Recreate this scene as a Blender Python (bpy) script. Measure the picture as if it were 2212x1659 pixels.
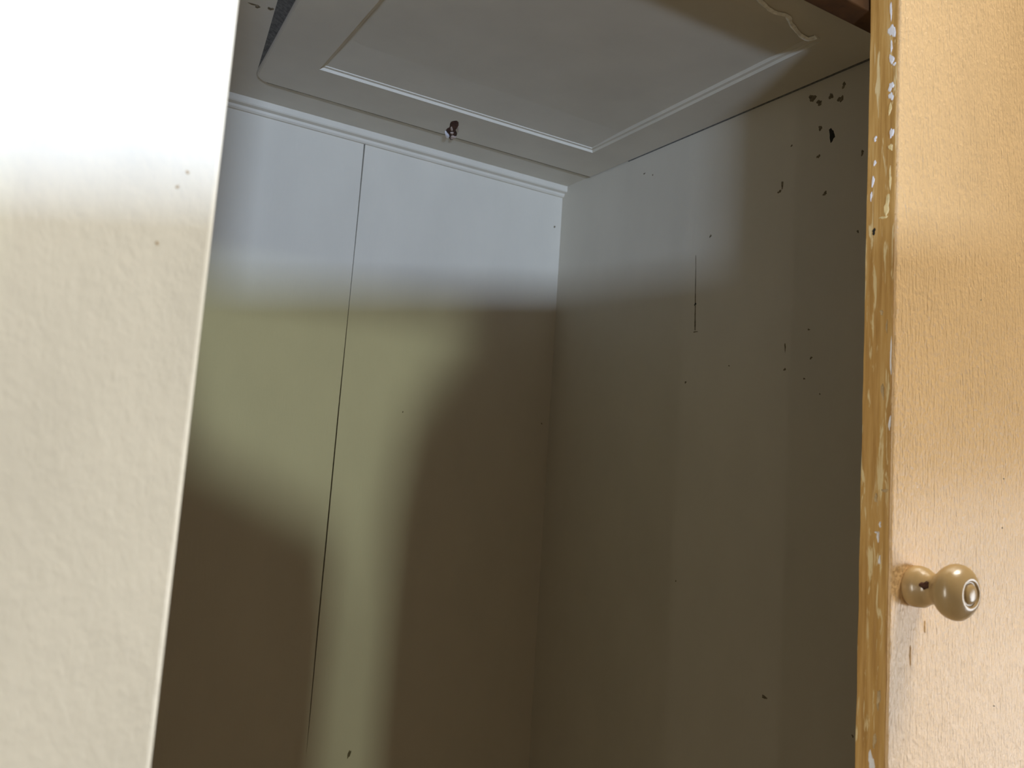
import bpy, bmesh, math, random
from mathutils import Vector, Matrix, noise

for o in list(bpy.data.objects):
    bpy.data.objects.remove(o, do_unlink=True)
scene = bpy.context.scene
C = scene.collection
CZ = 1.60                      # eye height of the photograph above the floor


def P(x, y, z):
    return Vector((x, y, z + CZ))


# ------------------------------------------------------------------ camera
cam_d = bpy.data.cameras.new('camera')
cam = bpy.data.objects.new('camera', cam_d)
C.objects.link(cam)
rt = Vector((0.84496103, -0.53097615, 0.06407165))
up = Vector((-0.11274237, -0.0597294, 0.99182738))
fw = Vector((0.52280973, 0.84527908, 0.11033253))
m = Matrix((rt, up, -fw)).transposed().to_4x4()
m.translation = P(0, 0, 0)
cam.matrix_world = m
cam_d.sensor_width = 36.0
cam_d.lens = 1933.2 / 2212 * 36.0
cam_d.clip_start = 0.01
cam_d.dof.use_dof = True
cam_d.dof.focus_distance = 0.66
cam_d.dof.aperture_fstop = cam_d.lens / 1000.0 / 0.0026
scene.camera = cam

# ------------------------------------------------------------------ world, lights, exposure
world = bpy.data.worlds.new('world')
scene.world = world
world.use_nodes = True
bg = world.node_tree.nodes['Background']
bg.inputs['Color'].default_value = (1.0, 0.90, 0.72, 1)
bg.inputs['Strength'].default_value = 0.022

scene.view_settings.view_transform = 'Standard'
scene.view_settings.look = 'None'
scene.view_settings.gamma = 1.0
scene.view_settings.exposure = 0.0
scene.view_settings.use_curve_mapping = False


def area(name, loc, target, sx, sy, power, col, side=(1, 0, 0)):
    d = bpy.data.lights.new(name, 'AREA')
    d.shape = 'RECTANGLE'
    d.size = sx
    d.size_y = sy
    d.energy = power
    d.color = col
    o = bpy.data.objects.new(name, d)
    C.objects.link(o)
    z = (loc - target).normalized()
    y = z.cross(Vector(side)).normalized()
    x = y.cross(z)
    mm = Matrix((x, y, z)).transposed().to_4x4()
    mm.translation = loc
    o.matrix_world = mm
    return o


# unseen strip of daylight, low on the left behind the photographer
area('low_left_light', P(-0.55, -2.40, -0.22), P(0.40, 0.60, 0.20), 0.36, 0.060, 74.0,
     (0.53, 0.69, 1.0), side=(1, 0, 0.16))
# small window with foliage outside, straight behind
area('garden_window_light', P(0.45, -2.40, 0.05), P(0.28, 0.74, 0.05), 0.07, 0.09, 26.0,
     (0.85, 0.97, 0.72))
# main window of the room, on the right
area('room_window_light', P(2.30, -1.00, -0.55), P(0.45, 0.30, -0.10), 1.10, 1.10, 34.0,
     (0.94, 0.97, 1.0))
# fill light added above right to brighten the front panel and door
area('front_fill_light', P(0.95, -0.30, 1.90), P(0.30, 0.30, 0.0), 0.70, 0.70, 53.0,
     (1.0, 0.93, 0.80))
# fill light added far left, along the front, for door edge and knob
area('edge_fill_light', P(-2.20, 0.09, -0.10), P(0.44, 0.30, 0.0), 0.16, 1.20, 28.0,
     (1.0, 0.95, 0.85), side=(0, 1, 0))

# ------------------------------------------------------------------ helpers
XE = 0.4385                    # free edge of the closed leaf
Y0 = 0.3074                    # front plane of the cupboard
T = 0.020
W = 0.5085                     # inner face of the right side
D = 0.7462                     # inner face of the back
ZC = 0.3071                    # underside of the panelled board


def link(name, bm, mat, parent=None, label=None, smooth=False, kind=None):
    me = bpy.data.meshes.new(name)
    bmesh.ops.recalc_face_normals(bm, faces=bm.faces[:])
    bm.to_mesh(me)
    bm.free()
    me.materials.append(mat)
    if smooth:
        for p in me.polygons:
            p.use_smooth = True
    o = bpy.data.objects.new(name, me)
    C.objects.link(o)
    if parent:
        o.parent = parent
    if label:
        o['label'] = label
    if kind:
        o['kind'] = kind
    return o


def box(bm, x0, x1, y0, y1, z0, z1, bev=0.0, seg=2):
    vs = [bm.verts.new(P(x, y, z)) for x in (x0, x1) for y in (y0, y1) for z in (z0, z1)]
    fs = []
    for q in ((0, 1, 3, 2), (4, 6, 7, 5), (0, 4, 5, 1), (2, 3, 7, 6), (0, 2, 6, 4), (1, 5, 7, 3)):
        fs.append(bm.faces.new([vs[i] for i in q]))
    if bev:
        es = {e for f in fs for e in f.edges}
        bmesh.ops.bevel(bm, geom=list(es), offset=bev, segments=seg, affect='EDGES', profile=0.5)


def prism(bm, pts, a, b, f):
    """extrude 2-D outline pts between a and b; f(u, v, t) gives the point"""
    A = [bm.verts.new(f(u, v, a)) for u, v in pts]
    B = [bm.verts.new(f(u, v, b)) for u, v in pts]
    n = len(pts)
    bm.faces.new(A)
    bm.faces.new(B[::-1])
    for i in range(n):
        j = (i + 1) % n
        bm.faces.new((A[i], A[j], B[j], B[i]))


def blob(bm, c, nrm, u, v, ru, rv, h, seed, rough=0.35, n=14, ang=0.0):
    """low irregular lump lying on a surface"""
    rnd = random.Random(seed)
    nrm, u, v = Vector(nrm), Vector(u), Vector(v)
    ph = [rnd.uniform(0, 6.28) for _ in range(3)]
    cen = bm.verts.new(c + nrm * h)
    r1, r2 = [], []
    ca, sa = math.cos(ang), math.sin(ang)
    for i in range(n):
        t = 2 * math.pi * i / n
        k = 1 + rough * (0.5 * math.sin(2 * t + ph[0]) + 0.35 * math.sin(3 * t + ph[1]) + 0.3 * math.sin(5 * t + ph[2]))
        a, b = math.cos(t) * k, math.sin(t) * k
        pu, pv = a * ru * ca - b * rv * sa, a * ru * sa + b * rv * ca
        r1.append(bm.verts.new(c + u * pu * 0.7 + v * pv * 0.7 + nrm * h * 0.85))
        r2.append(bm.verts.new(c + u * pu + v * pv - nrm * 0.0002))
    for i in range(n):
        j = (i + 1) % n
        bm.faces.new((cen, r1[i], r1[j]))
        bm.faces.new((r1[i], r2[i], r2[j], r1[j]))


# ------------------------------------------------------------------ materials
def nodes_of(name):
    mt = bpy.data.materials.new(name)
    mt.use_nodes = True
    nt = mt.node_tree
    return mt, nt, nt.nodes['Principled BSDF']


def tex(nt, scale=(1, 1, 1), nscale=1.0, detail=3.0, rough=0.55, dist=0.0):
    tc = nt.nodes.new('ShaderNodeTexCoord')
    mp = nt.nodes.new('ShaderNodeMapping')
    mp.inputs['Scale'].default_value = scale
    no = nt.nodes.new('ShaderNodeTexNoise')
    no.inputs['Scale'].default_value = nscale
    no.inputs['Detail'].default_value = detail
    no.inputs['Roughness'].default_value = rough
    no.inputs['Distortion'].default_value = dist
    nt.links.new(tc.outputs['Object'], mp.inputs['Vector'])
    nt.links.new(mp.outputs['Vector'], no.inputs['Vector'])
    return no.outputs['Fac']


def ramp(nt, fac, stops):
    r = nt.nodes.new('ShaderNodeValToRGB')
    e = r.color_ramp.elements
    while len(e) < len(stops):
        e.new(0.5)
    for el, (p, c) in zip(e, stops):
        el.position = p
        el.color = (*c, 1)
    nt.links.new(fac, r.inputs['Fac'])
    return r.outputs['Color']


def mix(nt, fac, a, b):
    x = nt.nodes.new('ShaderNodeMix')
    x.data_type = 'RGBA'
    nt.links.new(fac, x.inputs['Factor'])
    for s, v in (('A', a), ('B', b)):
        sk = [i for i in x.inputs if i.name == s and i.type == 'RGBA'][0]
        if isinstance(v, tuple):
            sk.default_value = (*v, 1)
        else:
            nt.links.new(v, sk)
    return [o for o in x.outputs if o.type == 'RGBA'][0]


def bump(nt, bsdf, layers):
    prev = None
    for fac, strength, dist in layers:
        b = nt.nodes.new('ShaderNodeBump')
        b.inputs['Strength'].default_value = strength
        b.inputs['Distance'].default_value = dist
        nt.links.new(fac, b.inputs['Height'])
        if prev:
            nt.links.new(prev, b.inputs['Normal'])
        prev = b.outputs['Normal']
    nt.links.new(prev, bsdf.inputs['Normal'])


def paint(name, base, rough, strokes, var=0.06, coat=0.0, spec=0.5):
    mt, nt, b = nodes_of(name)
    lo = tuple(c * (1 - var) for c in base)
    hi = tuple(min(1, c * (1 + var)) for c in base)
    nt.links.new(ramp(nt, tex(nt, (1, 1, 0.5), 22, 4), [(0.3, lo), (0.7, hi)]), b.inputs['Base Color'])
    b.inputs['Roughness'].default_value = rough
    b.inputs['Specular IOR Level'].default_value = spec
    b.inputs['Coat Weight'].default_value = coat
    b.inputs['Coat Roughness'].default_value = 0.2
    bump(nt, b, [(tex(nt, s, 1.0, dt), st, ds) for s, dt, st, ds in strokes])
    return mt


def plain(name, col, rough=0.7, var=0.25, nscale=300, spec=0.3):
    mt, nt, b = nodes_of(name)
    nt.links.new(ramp(nt, tex(nt, (1, 1, 1), nscale, 3),
                      [(0.3, tuple(c * (1 - var) for c in col)), (0.7, tuple(min(1, c * (1 + var)) for c in col))]),
                 b.inputs['Base Color'])
    b.inputs['Roughness'].default_value = rough
    b.inputs['Specular IOR Level'].default_value = spec
    return mt


M_IN = paint('interior_cream_paint', (0.63, 0.575, 0.46), 0.5,
             [((500, 500, 60), 3, 0.25, 0.0004), ((900, 900, 900), 2, 0.15, 0.0002)], 0.03)
M_CEIL = paint('ceiling_board_paint', (0.61, 0.56, 0.455), 0.5,
               [((900, 900, 900), 2, 0.2, 0.0002)], 0.04)
M_FRONT = paint('front_panel_paint', (0.90, 0.87, 0.77), 0.42,
                [((520, 520, 260), 4, 0.35, 0.0007), ((200, 200, 120), 2, 0.3, 0.0008)], 0.06)
M_DOOR = paint('door_peach_paint', (0.78, 0.51, 0.245), 0.27,
               [((620, 620, 80), 4, 1.0, 0.0015), ((480, 480, 300), 3, 0.8, 0.0012)], 0.03, coat=0.2, spec=0.55)
M_KNOB = paint('knob_paint', (0.40, 0.27, 0.125), 0.28,
               [((300, 300, 300), 3, 0.2, 0.0006)], 0.12, coat=0.3)
M_DARK = plain('dark_grime', (0.022, 0.020, 0.016), 0.9)
M_DARKGREY = plain('dark_grey', (0.15, 0.145, 0.13), 0.95, 0.35, 400)
M_SPOT = plain('mould_stain', (0.18, 0.145, 0.09), 0.95, 0.4, 500)
M_CHIP = plain('white_paint_chip', (0.82, 0.80, 0.80), 0.5, 0.06)
M_CREAMCHIP = plain('cream_paint_chip', (0.80, 0.62, 0.30), 0.5, 0.15)
M_TANCHIP = plain('tan_paint_chip', (0.50, 0.36, 0.19), 0.5, 0.2)
M_PEEL = plain('peeling_paint_skin', (0.88, 0.86, 0.78), 0.7, 0.15)
M_RAIL = plain('bare_brown_wood', (0.085, 0.036, 0.01), 0.8, 0.35, 60)
M_BOUNCECUT = plain('bounce_cut_brown', (0.22, 0.13, 0.06), 0.8, 0.3, 40)
M_BROWN = plain('torn_brown_wood', (0.07, 0.03, 0.018), 0.9, 0.5, 400)
M_SPLINT = plain('torn_pale_wood', (0.55, 0.44, 0.38), 0.8, 0.2, 400)
M_FLOOR = plain('floor_boards', (0.13, 0.08, 0.04), 0.5, 0.2, 8)
M_ROOM = plain('room_plaster', (0.42, 0.38, 0.31), 0.9, 0.04, 6)


def edge_wood():
    mt, nt, b = nodes_of('worn_edge_wood')
    g = ramp(nt, tex(nt, (260, 260, 14), 1.0, 5, 0.65), [(0.30, (0.38, 0.19, 0.04)), (0.55, (0.56, 0.32, 0.09)), (0.75, (0.68, 0.45, 0.18))])
    f = ramp(nt, tex(nt, (300, 300, 36), 1.0, 4, 0.6, 0.6), [(0.58, (0, 0, 0)), (0.64, (1, 1, 1))])
    col = mix(nt, f, g, (0.75, 0.58, 0.30))
    nt.links.new(col, b.inputs['Base Color'])
    b.inputs['Roughness'].default_value = 0.55
    bump(nt, b, [(tex(nt, (380, 380, 30), 1.0, 4), 0.5, 0.0008)])
    return mt


M_EDGE = edge_wood()

# ------------------------------------------------------------------ setting
bm = bmesh.new()
box(bm, -2.5, 3.0, -3.0, 0.95, -CZ - 0.1, -CZ)
link('floor', bm, M_FLOOR, kind='structure')
bm = bmesh.new()
box(bm, -2.5, 3.0, 0.85, 0.95, -CZ, 0.9)
link('wall_back', bm, M_ROOM, kind='structure')


# unseen blocker added behind the photographer, its outline cut to shape the light inside
def zt(x):
    return -0.017 + 0.16 * (x + 0.164)


bm = bmesh.new()
prof = [(-1.9, -CZ), (-1.9, zt(-1.9)), (0.150, zt(0.15)), (0.152, 0.62), (0.95, 0.62), (0.95, -CZ),
        (0.3826, -CZ), (0.3826, -0.3), (0.3866, 0.0), (0.3956, 0.053), (0.4206, 0.0935), (0.4316, 0.11), (0.2356, 0.11), (0.2356, 0.085), (0.2706, 0.085), (0.2846, 0.034), (0.2916, 0.026), (0.3576, -0.006), (0.3656, -0.05), (0.3666, -0.3), (0.3666, -CZ)]
prism(bm, prof, -0.63, -0.60, lambda u, v, t: P(u, t, v))
bm.normal_update()
bmesh.ops.triangulate(bm, faces=[f for f in bm.faces if len(f.verts) > 4])
link('shade_blocker', bm, M_ROOM, kind='structure')

# ------------------------------------------------------------------ the cupboard
cup = bpy.data.objects.new('cupboard', None)
C.objects.link(cup)
cup.location = (0.25, 0.52, 0)
cup['label'] = 'old cream painted wooden cupboard standing open, seen into its empty upper compartment'
cup['category'] = 'cupboard'
bpy.context.view_layer.update()
INV = Matrix.Translation(-cup.location)


def part(name, bm, mat, parent=cup, label=None, smooth=False, kind=None):
    # every mesh is made in world coordinates; shift into the cupboard's frame
    bmesh.ops.transform(bm, matrix=INV, verts=bm.verts[:])
    return link(name, bm, mat, parent, label, smooth, kind)


XL = -0.62                     # inner face of the left side (out of sight)
ZB = -CZ + 0.06
ZT = 0.345

# two back boards with an open joint between them
crack = [(-1.52, 0.2745, 0.0), (-0.24, 0.2822, 0.0), (-0.205, 0.2825, 0.00035), (-0.13, 0.2829, 0.00055),
         (-0.05, 0.2837, 0.0006), (0.048, 0.2846, 0.00055), (0.10, 0.2853, 0.0004), (0.15, 0.2860, 0.00025),
         (0.19, 0.2866, 0.00035), (0.24, 0.2872, 0.0005), (0.299, 0.2877, 0.0007), (0.34, 0.2880, 0.0007)]
bm = bmesh.new()
prism(bm, [(XL, -1.52)] + [(x - g, z) for z, x, g in crack] + [(XL, 0.34)], D, D + 0.012, lambda u, v, t: P(u, t, v))
part('back_board', bm, M_IN)
bm = bmesh.new()
prism(bm, [(W, -1.52), (W, 0.34)] + [(x + g, z) for z, x, g in reversed(crack)], D, D + 0.012, lambda u, v, t: P(u, t, v))
bb2 = part('back_board', bm, M_IN)
bb1 = bpy.data.objects['back_board']
bm = bmesh.new()
box(bm, XL - 0.018, W + 0.018, D + 0.0125, D + 0.018, ZB, ZT)
part('backing_sheet', bm, M_DARK, label='dark sheet behind the open joint of the back boards')

# sides
bm = bmesh.new()
box(bm, W, W + 0.018, Y0 + T + 0.002, D + 0.012, ZB, ZT)
side_r = part('side_panel', bm, M_IN, label='stained right inner side of the compartment')
bm = bmesh.new()
box(bm, XL - 0.018, XL, Y0 + T + 0.002, D + 0.012, ZB, ZT)
part('side_panel', bm, M_IN)
bm = bmesh.new()
box(bm, XL, W, Y0 + T + 0.002, D, ZB, ZB + 0.018)
part('bottom_board', bm, M_IN)

# ceiling board above, rising slightly towards the front
bm = bmesh.new()
prism(bm, [(D, ZC + 0.0006), (0.698, ZC + 0.0012), (0.345, ZC + 0.0140), (0.345, ZC + 0.032), (D, ZC + 0.032)], XL, W,
      lambda u, v, t: P(t, u, v))
top_b = part('top_board', bm, M_CEIL, label='grey painted board above the panelled shelf')

# cleat moulding along the back under the top board
bm = bmesh.new()
prism(bm, [(D, ZC + 0.001), (D - 0.0080, ZC + 0.001), (D - 0.0080, ZC - 0.0042), (D - 0.0072, ZC - 0.0052),
           (D - 0.0035, ZC - 0.0062), (D - 0.0030, ZC - 0.0082), (D - 0.0018, ZC - 0.0095), (D, ZC - 0.0098)], XL, W,
      lambda u, v, t: P(t, u, v))
part('cleat_moulding', bm, M_IN, label='narrow painted moulding along the top of the back')


# panelled board (an old framed door used as a shelf) with a recessed field
def rounded(pts, r, seg=6):
    out = []
    n = len(pts)
    for i in range(n):
        p, a, b = Vector(pts[i][:2]), Vector(pts[i - 1][:2]), Vector(pts[(i + 1) % n][:2])
        rr = pts[i][2] * r
        if rr <= 0:
            out.append(tuple(p))
            continue
        d1, d2 = (a - p).normalized(), (b - p).normalized()
        for k in range(seg + 1):
            t = k / seg
            q0, q1 = p + d1 * rr, p + d2 * rr
            q = q0 * (1 - t) ** 2 + p * 2 * t * (1 - t) + q1 * t ** 2
            out.append((q.x, q.y))
    return out


outer_c = [(0.1735, 0.6982, 1), (0.5075, 0.6984, 0), (0.5062, 0.3465, 0), (0.1445, 0.3465, 0)]
in_c = [(0.2079, 0.6475), (0.4699, 0.6452), (0.4632, 0.3850), (0.1995, 0.3850)]
shelf = bpy.data.objects.new('panelled_shelf', None)


def inset(pts, d):
    cx = sum(p[0] for p in pts) / 4
    cy = sum(p[1] for p in pts) / 4
    return [(x + (d if x < cx else -d), y + (d if y < cy else -d)) for x, y in pts]


bm = bmesh.new()
o_pts = rounded(outer_c, 0.012)
n_o = len(o_pts)
# underside ring between outline and recess, made with triangle fill
ov = [bm.verts.new(P(x, y, ZC)) for x, y in o_pts]
oe = [bm.edges.new((ov[i], ov[(i + 1) % n_o])) for i in range(n_o)]
r0 = [bm.verts.new(P(x, y, ZC)) for x, y in in_c]
re = [bm.edges.new((r0[i], r0[(i + 1) % 4])) for i in range(4)]
bmesh.ops.triangle_fill(bm, use_beauty=True, use_dissolve=False, edges=oe + re)
# rounded outer lip going up into the gap
lip = [ov]
for dx, dz in ((0.0012, 0.0004), (0.0019, 0.0014), (0.0021, 0.0030)):
    ring = []
    for i, (x, y) in enumerate(o_pts):
        ring.append(bm.verts.new(P(x - (dx if x < 0.3 else 0), y, ZC + dz)))
    for i in range(n_o):
        j = (i + 1) % n_o
        bm.faces.new((lip[-1][i], lip[-1][j], ring[j], ring[i]))
    lip.append(ring)
panel = part('panelled_shelf', bm, M_CEIL, label='framed board with a recessed field forming the compartment ceiling')
bpy.data.objects.remove(shelf)
# moulding round the recess: two small steps
steps = [(0.0000, 0.0000), (0.0005, 0.0022), (0.0030, 0.0024), (0.0036, 0.0048)]
for k in range(4):
    j = (k + 1) % 4
    bm = bmesh.new()
    prev = None
    for d, h in steps:
        q = inset(in_c, d)
        cur = (bm.verts.new(P(q[k][0], q[k][1], ZC + h)), bm.verts.new(P(q[j][0], q[j][1], ZC + h)))
        if prev:
            bm.faces.new((prev[0], prev[1], cur[1], cur[0]))
        prev = cur
    q = inset(in_c, -0.002)
    e0, e1 = bm.verts.new(P(q[k][0], q[k][1], ZC + 0.0048)), bm.verts.new(P(q[j][0], q[j][1], ZC + 0.0048))
    bm.faces.new((prev[0], prev[1], e1, e0))
    part('recess_moulding', bm, M_IN, panel)
bm = bmesh.new()
q = inset(in_c, 0.0036)
prism(bm, q, ZC + 0.0048, ZC + 0.0095, lambda u, v, t: P(u, v, t))
part('recess_field', bm, M_CEIL, panel)
# dark grey strip along the left side of the board, below the top board
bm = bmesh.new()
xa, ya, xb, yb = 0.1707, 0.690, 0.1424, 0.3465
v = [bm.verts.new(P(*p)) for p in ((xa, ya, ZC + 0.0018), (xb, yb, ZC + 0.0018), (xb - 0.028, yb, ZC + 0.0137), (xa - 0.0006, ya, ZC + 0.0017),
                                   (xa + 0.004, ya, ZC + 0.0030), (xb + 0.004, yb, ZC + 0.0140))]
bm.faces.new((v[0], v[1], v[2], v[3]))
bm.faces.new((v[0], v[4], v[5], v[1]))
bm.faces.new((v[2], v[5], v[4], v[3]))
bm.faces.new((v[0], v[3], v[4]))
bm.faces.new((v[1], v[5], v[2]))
part('dark_gap_strip', bm, M_DARKGREY, panel, label='dark grey strip along the left side of the board')
# dark joint lines: back edge of the board and its right edge against the side
bm = bmesh.new()
prism(bm, [(0.182, 0.6978), (0.340, 0.6981), (0.5075, 0.6980), (0.5075, 0.6990), (0.340, 0.6992), (0.182, 0.6984)], ZC - 0.0002, ZC + 0.002,
      lambda u, v_, t: P(u, v_, t))
part('joint_line', bm, M_SPOT, panel)
bm = bmesh.new()
prism(bm, [(0.5081, 0.640), (W, 0.640), (W, 0.3465), (0.5064, 0.3465)], ZC - 0.0003, ZC + 0.002, lambda u, v_, t: P(u, v_, t))
part('joint_line', bm, M_DARKGREY, panel)

# torn fixing hole at the back edge
hc = P(0.3445, 0.6845, ZC)
U, V, N = (1, 0, 0), (0, 1, 0), (0, 0, -1)
HV = Vector((0.022, 0.041, 0)).normalized()
HU = Vector((0.0101, -0.0088, 0)).normalized()
bm = bmesh.new()
blob(bm, hc, N, HU, HV, 0.0058, 0.0195, 0.0008, 5, 0.45, 24, 0.0)
part('torn_hole', bm, M_BROWN, panel, label='torn brown hole where a fixing broke out')
bm = bmesh.new()
blob(bm, hc - HU * 0.0050 + HV * 0.009, N, HU, HV, 0.0015, 0.0085, 0.0026, 8, 0.3, 12, -0.2)
part('paint_flake', bm, M_CHIP, panel)
for dx, dy, ru, rv, sd in ((-0.0008, -0.005, 0.0013, 0.0052, 2), (-0.0004, 0.0045, 0.0016, 0.0036, 3), (0.0004, 0.0150, 0.0024, 0.0060, 4), (0.0052, -0.002, 0.0008, 0.0050, 6)):
    bm = bmesh.new()
    blob(bm, hc + HU * dx + HV * dy, N, HU, HV, ru, rv, 0.0016, sd, 0.4, 10)
    part('splinter', bm, M_SPLINT, panel)


def ribbon(bm, pts, widths, thick, nrm=Vector((0, 0, 1)), seed=1):
    rnd = random.Random(seed)
    rows = []
    for i, p in enumerate(pts):
        d = (pts[min(i + 1, len(pts) - 1)] - pts[max(i - 1, 0)]).normalized()
        s = d.cross(nrm).normalized() * widths[i] * rnd.uniform(0.8, 1.2)
        n2 = s.cross(d).normalized() * thick
        rows.append([bm.verts.new(p + s), bm.verts.new(p + n2), bm.verts.new(p - s), bm.verts.new(p - n2)])
    for a, b in zip(rows, rows[1:]):
        for k in range(4):
            bm.faces.new((a[k], a[(k + 1) % 4], b[(k + 1) % 4], b[k]))
    bm.faces.new(rows[0])
    bm.faces.new(rows[-1][::-1])


def smooth_path(pts, k=4):
    out = []
    for i in range(len(pts) - 1):
        p0, p1, p2, p3 = pts[max(i - 1, 0)], pts[i], pts[i + 1], pts[min(i + 2, len(pts) - 1)]
        for s in range(k):
            t = s / k
            out.append(0.5 * ((2 * p1) + (p2 - p0) * t + (2 * p0 - 5 * p1 + 4 * p2 - p3) * t * t + (3 * p1 - p0 - 3 * p2 + p3) * t ** 3))
    out.append(pts[-1])
    return out


curl = [(0.370, 0.3650), (0.3858, 0.3707), (0.4008, 0.3751), (0.4095, 0.3765), (0.4192, 0.3745), (0.4280, 0.3791),
        (0.4380, 0.3831), (0.4464, 0.3857), (0.4530, 0.3858), (0.4550, 0.3800)]
cp = smooth_path([P(x, y, ZC - 0.0006) for x, y in curl])
bm = bmesh.new()
ww = [0.0016 + 0.0020 * max(0, (i / len(cp) - 0.7)) / 0.3 for i in range(len(cp))]
ribbon(bm, cp, ww, 0.0014)
part('peeling_paint', bm, M_PEEL, panel, label='curled strip of pale paint peeling off')

CSPOT = [(0.1519, 0.5910, 0.0020, 0.0028), (0.1403, 0.5926, 0.0040, 0.0012), (0.1435, 0.5810, 0.0010, 0.0016),
         (0.1703, 0.6430, 0.0007, 0.0015), (0.1439, 0.5943, 0.0017, 0.0020)]
for i, (x, y, ru, rv) in enumerate(CSPOT):
    bm = bmesh.new()
    zt2 = ZC + 0.0012 + (0.698 - y) / 0.353 * 0.0128
    blob(bm, P(x, y, zt2), (0, 0, -1), U, V, ru, rv, 0.0002, 60 + i, 0.5)
    part('mould_spot', bm, M_SPOT, top_b)

# front rail over the opening, bare brown wood
bm = bmesh.new()
box(bm, XL - 0.018, 0.93, Y0 + T + 0.0015, 0.3455, 0.2970, ZT + 0.05, 0.0008)
part('front_rail', bm, M_RAIL, label='bare brown wooden rail above the opening')

# spots, streak and specks on the right side
SPOT = [(0.4095, 0.2621, 0.0036, 0.0056), (0.4277, 0.2961, 0.0036, 0.0043), (0.4213, 0.2904, 0.0031, 0.0029),
        (0.4111, 0.2918, 0.0021, 0.0035), (0.4027, 0.2868, 0.0029, 0.0035), (0.4002, 0.2963, 0.0021, 0.0028),
        (0.4198, 0.2706, 0.0026, 0.0021), (0.4208, 0.2495, 0.0019, 0.0019), (0.4536, 0.2364, 0.0010, 0.0055),
        (0.4561, 0.2320, 0.0023, 0.0015), (0.4142, 0.2202, 0.0023, 0.0019), (0.5276, 0.2121, 0.0014, 0.0016),
        (0.5422, 0.1572, 0.0014, 0.0015), (0.5408, 0.1337, 0.0028, 0.0008), (0.4252, 0.1226, 0.0012, 0.0010),
        (0.4461, 0.1118, 0.0008, 0.0041), (0.4459, 0.0954, 0.0013, 0.0014), (0.4224, 0.1019, 0.0014, 0.0012),
        (0.4280, 0.0874, 0.0010, 0.0010), (0.5498, 0.0923, 0.0017, 0.0010), (0.4140, 0.0757, 0.0008, 0.0007),
        (0.4552, -0.1389, 0.0026, 0.0019), (0.3859, 0.1863, 0.0011, 0.0013), (0.3814, -0.1462, 0.0011, 0.0011),
        (0.3836, 0.2416, 0.0016, 0.0023), (0.6161, 0.2889, 0.0016, 0.0010), (0.6043, 0.2845, 0.0012, 0.0008),
        (0.5512, -0.0697, 0.0010, 0.0008), (0.5014, 0.1024, 0.0008, 0.0007), (0.4458, 0.2650, 0.0012, 0.0009)]
for i, (y, z, ru, rv) in enumerate(SPOT):
    bm = bmesh.new()
    blob(bm, P(W, y, z), (-1, 0, 0), (0, 1, 0), (0, 0, 1), ru * 0.9, rv * 0.9, 0.0002, i, 0.55)
    part('mould_spot', bm, M_DARK if i in (0, 12) else M_SPOT, side_r)
bm = bmesh.new()
sp = smooth_path([P(W, y, z) for y, z in ((0.5440, 0.199), (0.5432, 0.185), (0.5428, 0.170), (0.5422, 0.157), (0.5417, 0.145), (0.5412, 0.135))])
ribbon(bm, sp, [0.0003 + 0.0005 * i / len(sp) for i in range(len(sp))], 0.00015, Vector((1, 0, 0)))
part('drip_streak', bm, M_SPOT, side_r, label='thin dark drip running down the side')

# specks on the back
for i, (x, z, ru, rv) in enumerate([(0.3208, -0.2405, 0.0014, 0.0047), (0.5007, 0.2651, 0.0012, 0.0016), (0.4995, 0.0616, 0.0009, 0.0010), (0.3463, 0.0585, 0.0008, 0.0008)]):
    bm = bmesh.new()
    blob(bm, P(x, D, z), (0, -1, 0), (1, 0, 0), (0, 0, 1), ru, rv, 0.0002, 90 + i, 0.4, 14, -0.25 if i == 0 else 0)
    part('mould_spot', bm, M_SPOT, bb2)

# ------------------------------------------------------------------ left front panel (near, out of focus)
bm = bmesh.new()
box(bm, -0.62, 0.0668, Y0, Y0 + T, ZB, 0.40, 0.0018, 3)
bmesh.ops.transform(bm, matrix=Matrix.Translation(P(0.0668, Y0, 0.03)) @ Matrix.Rotation(0.0105, 4, 'Y') @ Matrix.Translation(-P(0.0668, Y0, 0.03)), verts=bm.verts[:])
fp = part('front_panel', bm, M_FRONT, label='off-white painted front panel left of the opening', smooth=False)
for i, (x, z, ru, rv) in enumerate([(0.0570, 0.0966, 0.0007, 0.0007), (0.0543, 0.0909, 0.0006, 0.0007), (0.0499, 0.0708, 0.0006, 0.0007)]):
    bm = bmesh.new()
    blob(bm, P(x, Y0, z), (0, -1, 0), (1, 0, 0), (0, 0, 1), ru, rv, 0.0001, 120 + i, 0.4)
    part('mould_spot', bm, M_TANCHIP, fp)

bm = bmesh.new()
box(bm, -0.60, 0.055, Y0 + T + 0.0003, Y0 + T + 0.0012, ZB + 0.03, 0.29)  # unseen brown sheet, added so less light bounces around the compartment
part('bounce_cut_sheet', bm, M_BOUNCECUT, fp, label='unseen brown sheet added to cut bounced light')
# ------------------------------------------------------------------ closed right leaf with worn edge and knob
bm = bmesh.new()
box(bm, XE + 0.0006, 0.92, Y0, Y0 + T, -1.45, 0.42, 0.0012, 3)
door = part('door', bm, M_DOOR, label='closed door leaf in glossy peach paint')
bm = bmesh.new()
box(bm, XE, XE + 0.0012, Y0 + 0.0014, Y0 + T - 0.0002, -1.45, 0.42, 0.0004, 2)
bmesh.ops.subdivide_edges(bm, edges=[e for e in bm.edges if abs(e.verts[0].co.z - e.verts[1].co.z) > 0.5], cuts=160, use_grid_fill=True)
for vv in bm.verts:
    if vv.co.x < XE + 0.0009:
        s = 0.00035 * noise.noise(Vector((vv.co.y * 120, vv.co.z * 60, 3.1)))
        vv.co.x += s
        vv.co.y += 0.0005 * noise.noise(Vector((vv.co.y * 300, vv.co.z * 45, 9.1)))
part('door_edge', bm, M_EDGE, door, label='worn brown wooden edge with flaking paint')

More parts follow.
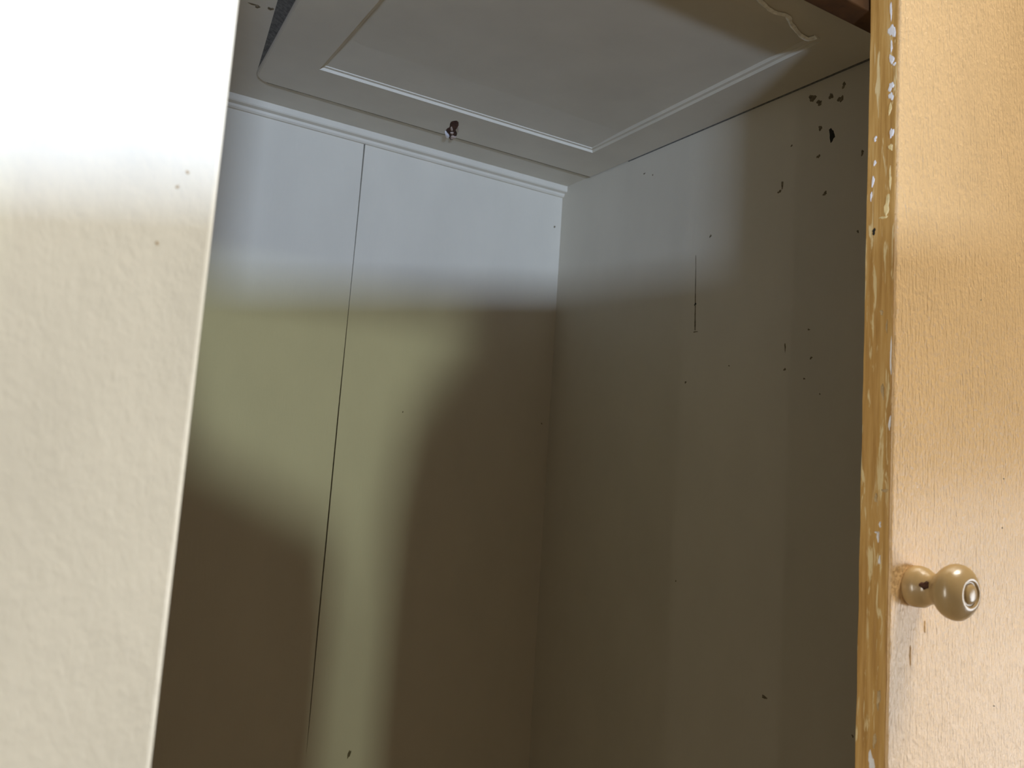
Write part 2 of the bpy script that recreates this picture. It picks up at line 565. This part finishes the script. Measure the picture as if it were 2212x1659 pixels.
CHIP = [(0.3132, 0.2902, 0.0008, 0.0064, 0), (0.3123, 0.2770, 0.0028, 0.0046, 0), (0.3124, 0.2676, 0.0008, 0.0034, 0),
        (0.3123, 0.2596, 0.0016, 0.0034, 0), (0.3104, 0.2558, 0.0010, 0.0011, 0), (0.3123, 0.2429, 0.0019, 0.0031, 0),
        (0.3122, 0.2370, 0.0019, 0.0025, 0), (0.3126, 0.2295, 0.0011, 0.0037, 1), (0.3114, 0.2147, 0.0013, 0.0034, 0),
        (0.3221, 0.2143, 0.0010, 0.0017, 0), (0.3221, 0.1996, 0.0008, 0.0020, 0), (0.3231, 0.1887, 0.0010, 0.0031, 0),
        (0.3241, 0.1797, 0.0006, 0.0037, 0), (0.3119, 0.2062, 0.0014, 0.0025, 1), (0.3136, 0.1717, 0.0019, 0.0069, 1),
        (0.3158, 0.1653, 0.0030, 0.0009, 1), (0.3118, 0.1877, 0.0008, 0.0069, 1), (0.3218, 0.1584, 0.0012, 0.0022, 3),
        (0.3115, 0.0093, 0.0020, 0.0013, 2), (0.3172, 0.0049, 0.0015, 0.0023, 2), (0.3142, -0.0094, 0.0009, 0.0015, 0),
        (0.3153, -0.0163, 0.0007, 0.0038, 0), (0.3165, -0.0139, 0.0016, 0.0005, 0), (0.3141, -0.0288, 0.0007, 0.0033, 0),
        (0.3141, 0.0647, 0.0011, 0.0052, 2), (0.3122, 0.1014, 0.0008, 0.0035, 2), (0.3131, -0.1026, 0.0013, 0.0060, 2),
        (0.3152, -0.1248, 0.0010, 0.0048, 2), (0.3169, -0.1361, 0.0024, 0.0048, 0), (0.3094, 0.0463, 0.0007, 0.0039, 0),
        (0.3093, 0.0839, 0.0006, 0.0092, 0), (0.3156, 0.1098, 0.0014, 0.0016, 2)]
for i, (y, z, ru, rv, k) in enumerate(CHIP):
    bm = bmesh.new()
    blob(bm, P(XE, y, z), (-1, 0, 0), (0, 1, 0), (0, 0, 1), ru, rv, 0.00045, 200 + i, 0.5, 14, 0.35 if k == 3 else 0.0)
    part('dark_nick' if k == 3 else 'paint_chip', bm, (M_CHIP, M_CREAMCHIP, M_TANCHIP, M_DARK)[k], door)

bm = bmesh.new()
box(bm, 0.9235, 0.99, Y0, Y0 + T, ZB, 0.42, 0.0015)
part('front_stile', bm, M_FRONT, label='off-white painted upright at the right end of the cupboard')
bm = bmesh.new()
box(bm, 0.972, 0.99, Y0 + T, D + 0.018, ZB, 0.42)
part('side_panel', bm, M_FRONT)
bm = bmesh.new()
box(bm, XL - 0.018, 0.99, 0.35, D + 0.018, ZT + 0.052, ZT + 0.07)
part('cupboard_top', bm, M_FRONT)
bm = bmesh.new()
box(bm, XL - 0.018, 0.99, Y0 + T + 0.01, D + 0.018, -CZ, ZB)
part('plinth', bm, M_RAIL)

# turned knob, axis towards the room
KX, KZ = 0.4585, -0.0420
prof = [(0.0000, 0.0), (0.0105, 0.0), (0.0112, 0.0015), (0.0114, 0.0045), (0.0108, 0.0075), (0.0092, 0.0100), (0.0082, 0.0125),
        (0.0084, 0.0148), (0.0100, 0.0172), (0.0124, 0.0198), (0.0142, 0.0226), (0.0149, 0.0254), (0.0145, 0.0282), (0.0130, 0.0306),
        (0.0108, 0.0325), (0.0086, 0.0336), (0.0072, 0.0340), (0.0066, 0.0334), (0.0060, 0.0328), (0.0054, 0.0332), (0.0048, 0.0341), (0.0030, 0.0347), (0.0, 0.0349)]
bm = bmesh.new()
SEG = 48
rings = []
for r, h in prof:
    if r == 0:
        rings.append([bm.verts.new(P(KX, Y0 - h, KZ))])
    else:
        row = []
        for k in range(SEG):
            a_ = 2 * math.pi * k / SEG
            g = r * (1 + 0.035 * noise.noise(Vector((math.cos(a_) * 1.3, math.sin(a_) * 1.3, h * 120))))
            row.append(bm.verts.new(P(KX + g * math.cos(a_), Y0 - h, KZ + g * math.sin(a_))))
        rings.append(row)
for a, b in zip(rings, rings[1:]):
    for k in range(SEG):
        j = (k + 1) % SEG
        if len(a) == 1:
            bm.faces.new((a[0], b[j], b[k]))
        elif len(b) == 1:
            bm.faces.new((a[k], a[j], b[0]))
        else:
            bm.faces.new((a[k], a[j], b[j], b[k]))
part('knob', bm, M_KNOB, door, label='turned wooden knob under thick tan paint', smooth=True)
bm = bmesh.new()
blob(bm, P(KX - 0.0088, Y0 - 0.0125, KZ + 0.002), (-1, 0, 0), (0, 1, 0), (0, 0, 1), 0.0026, 0.0024, 0.0006, 401, 0.5, 16, 0.5)
part('dirt_mark', bm, M_BROWN, door, label='dark dirt caught in the neck of the knob')
# paint runs below the knob, small marks on the face
for i, (x, z, ru, rv) in enumerate([(0.4704, -0.0647, 0.0009, 0.0036), (0.4575, -0.0792, 0.0006, 0.0070)]):
    bm = bmesh.new()
    blob(bm, P(x, Y0, z), (0, -1, 0), (1, 0, 0), (0, 0, 1), ru, rv, 0.0005, 300 + i, 0.3)
    part('paint_run', bm, M_DOOR, door, smooth=True)
for i, (x, z, ru, rv) in enumerate([(0.5390, -0.1122, 0.0013, 0.0005), (0.5485, 0.0223, 0.0010, 0.0006), (0.5229, 0.1298, 0.0010, 0.0006), (0.5471, -0.0076, 0.0012, 0.0005)]):
    bm = bmesh.new()
    blob(bm, P(x, Y0, z), (0, -1, 0), (1, 0, 0), (0, 0, 1), ru, rv, 0.0001, 320 + i, 0.5)
    part('fly_speck', bm, M_SPOT, door)
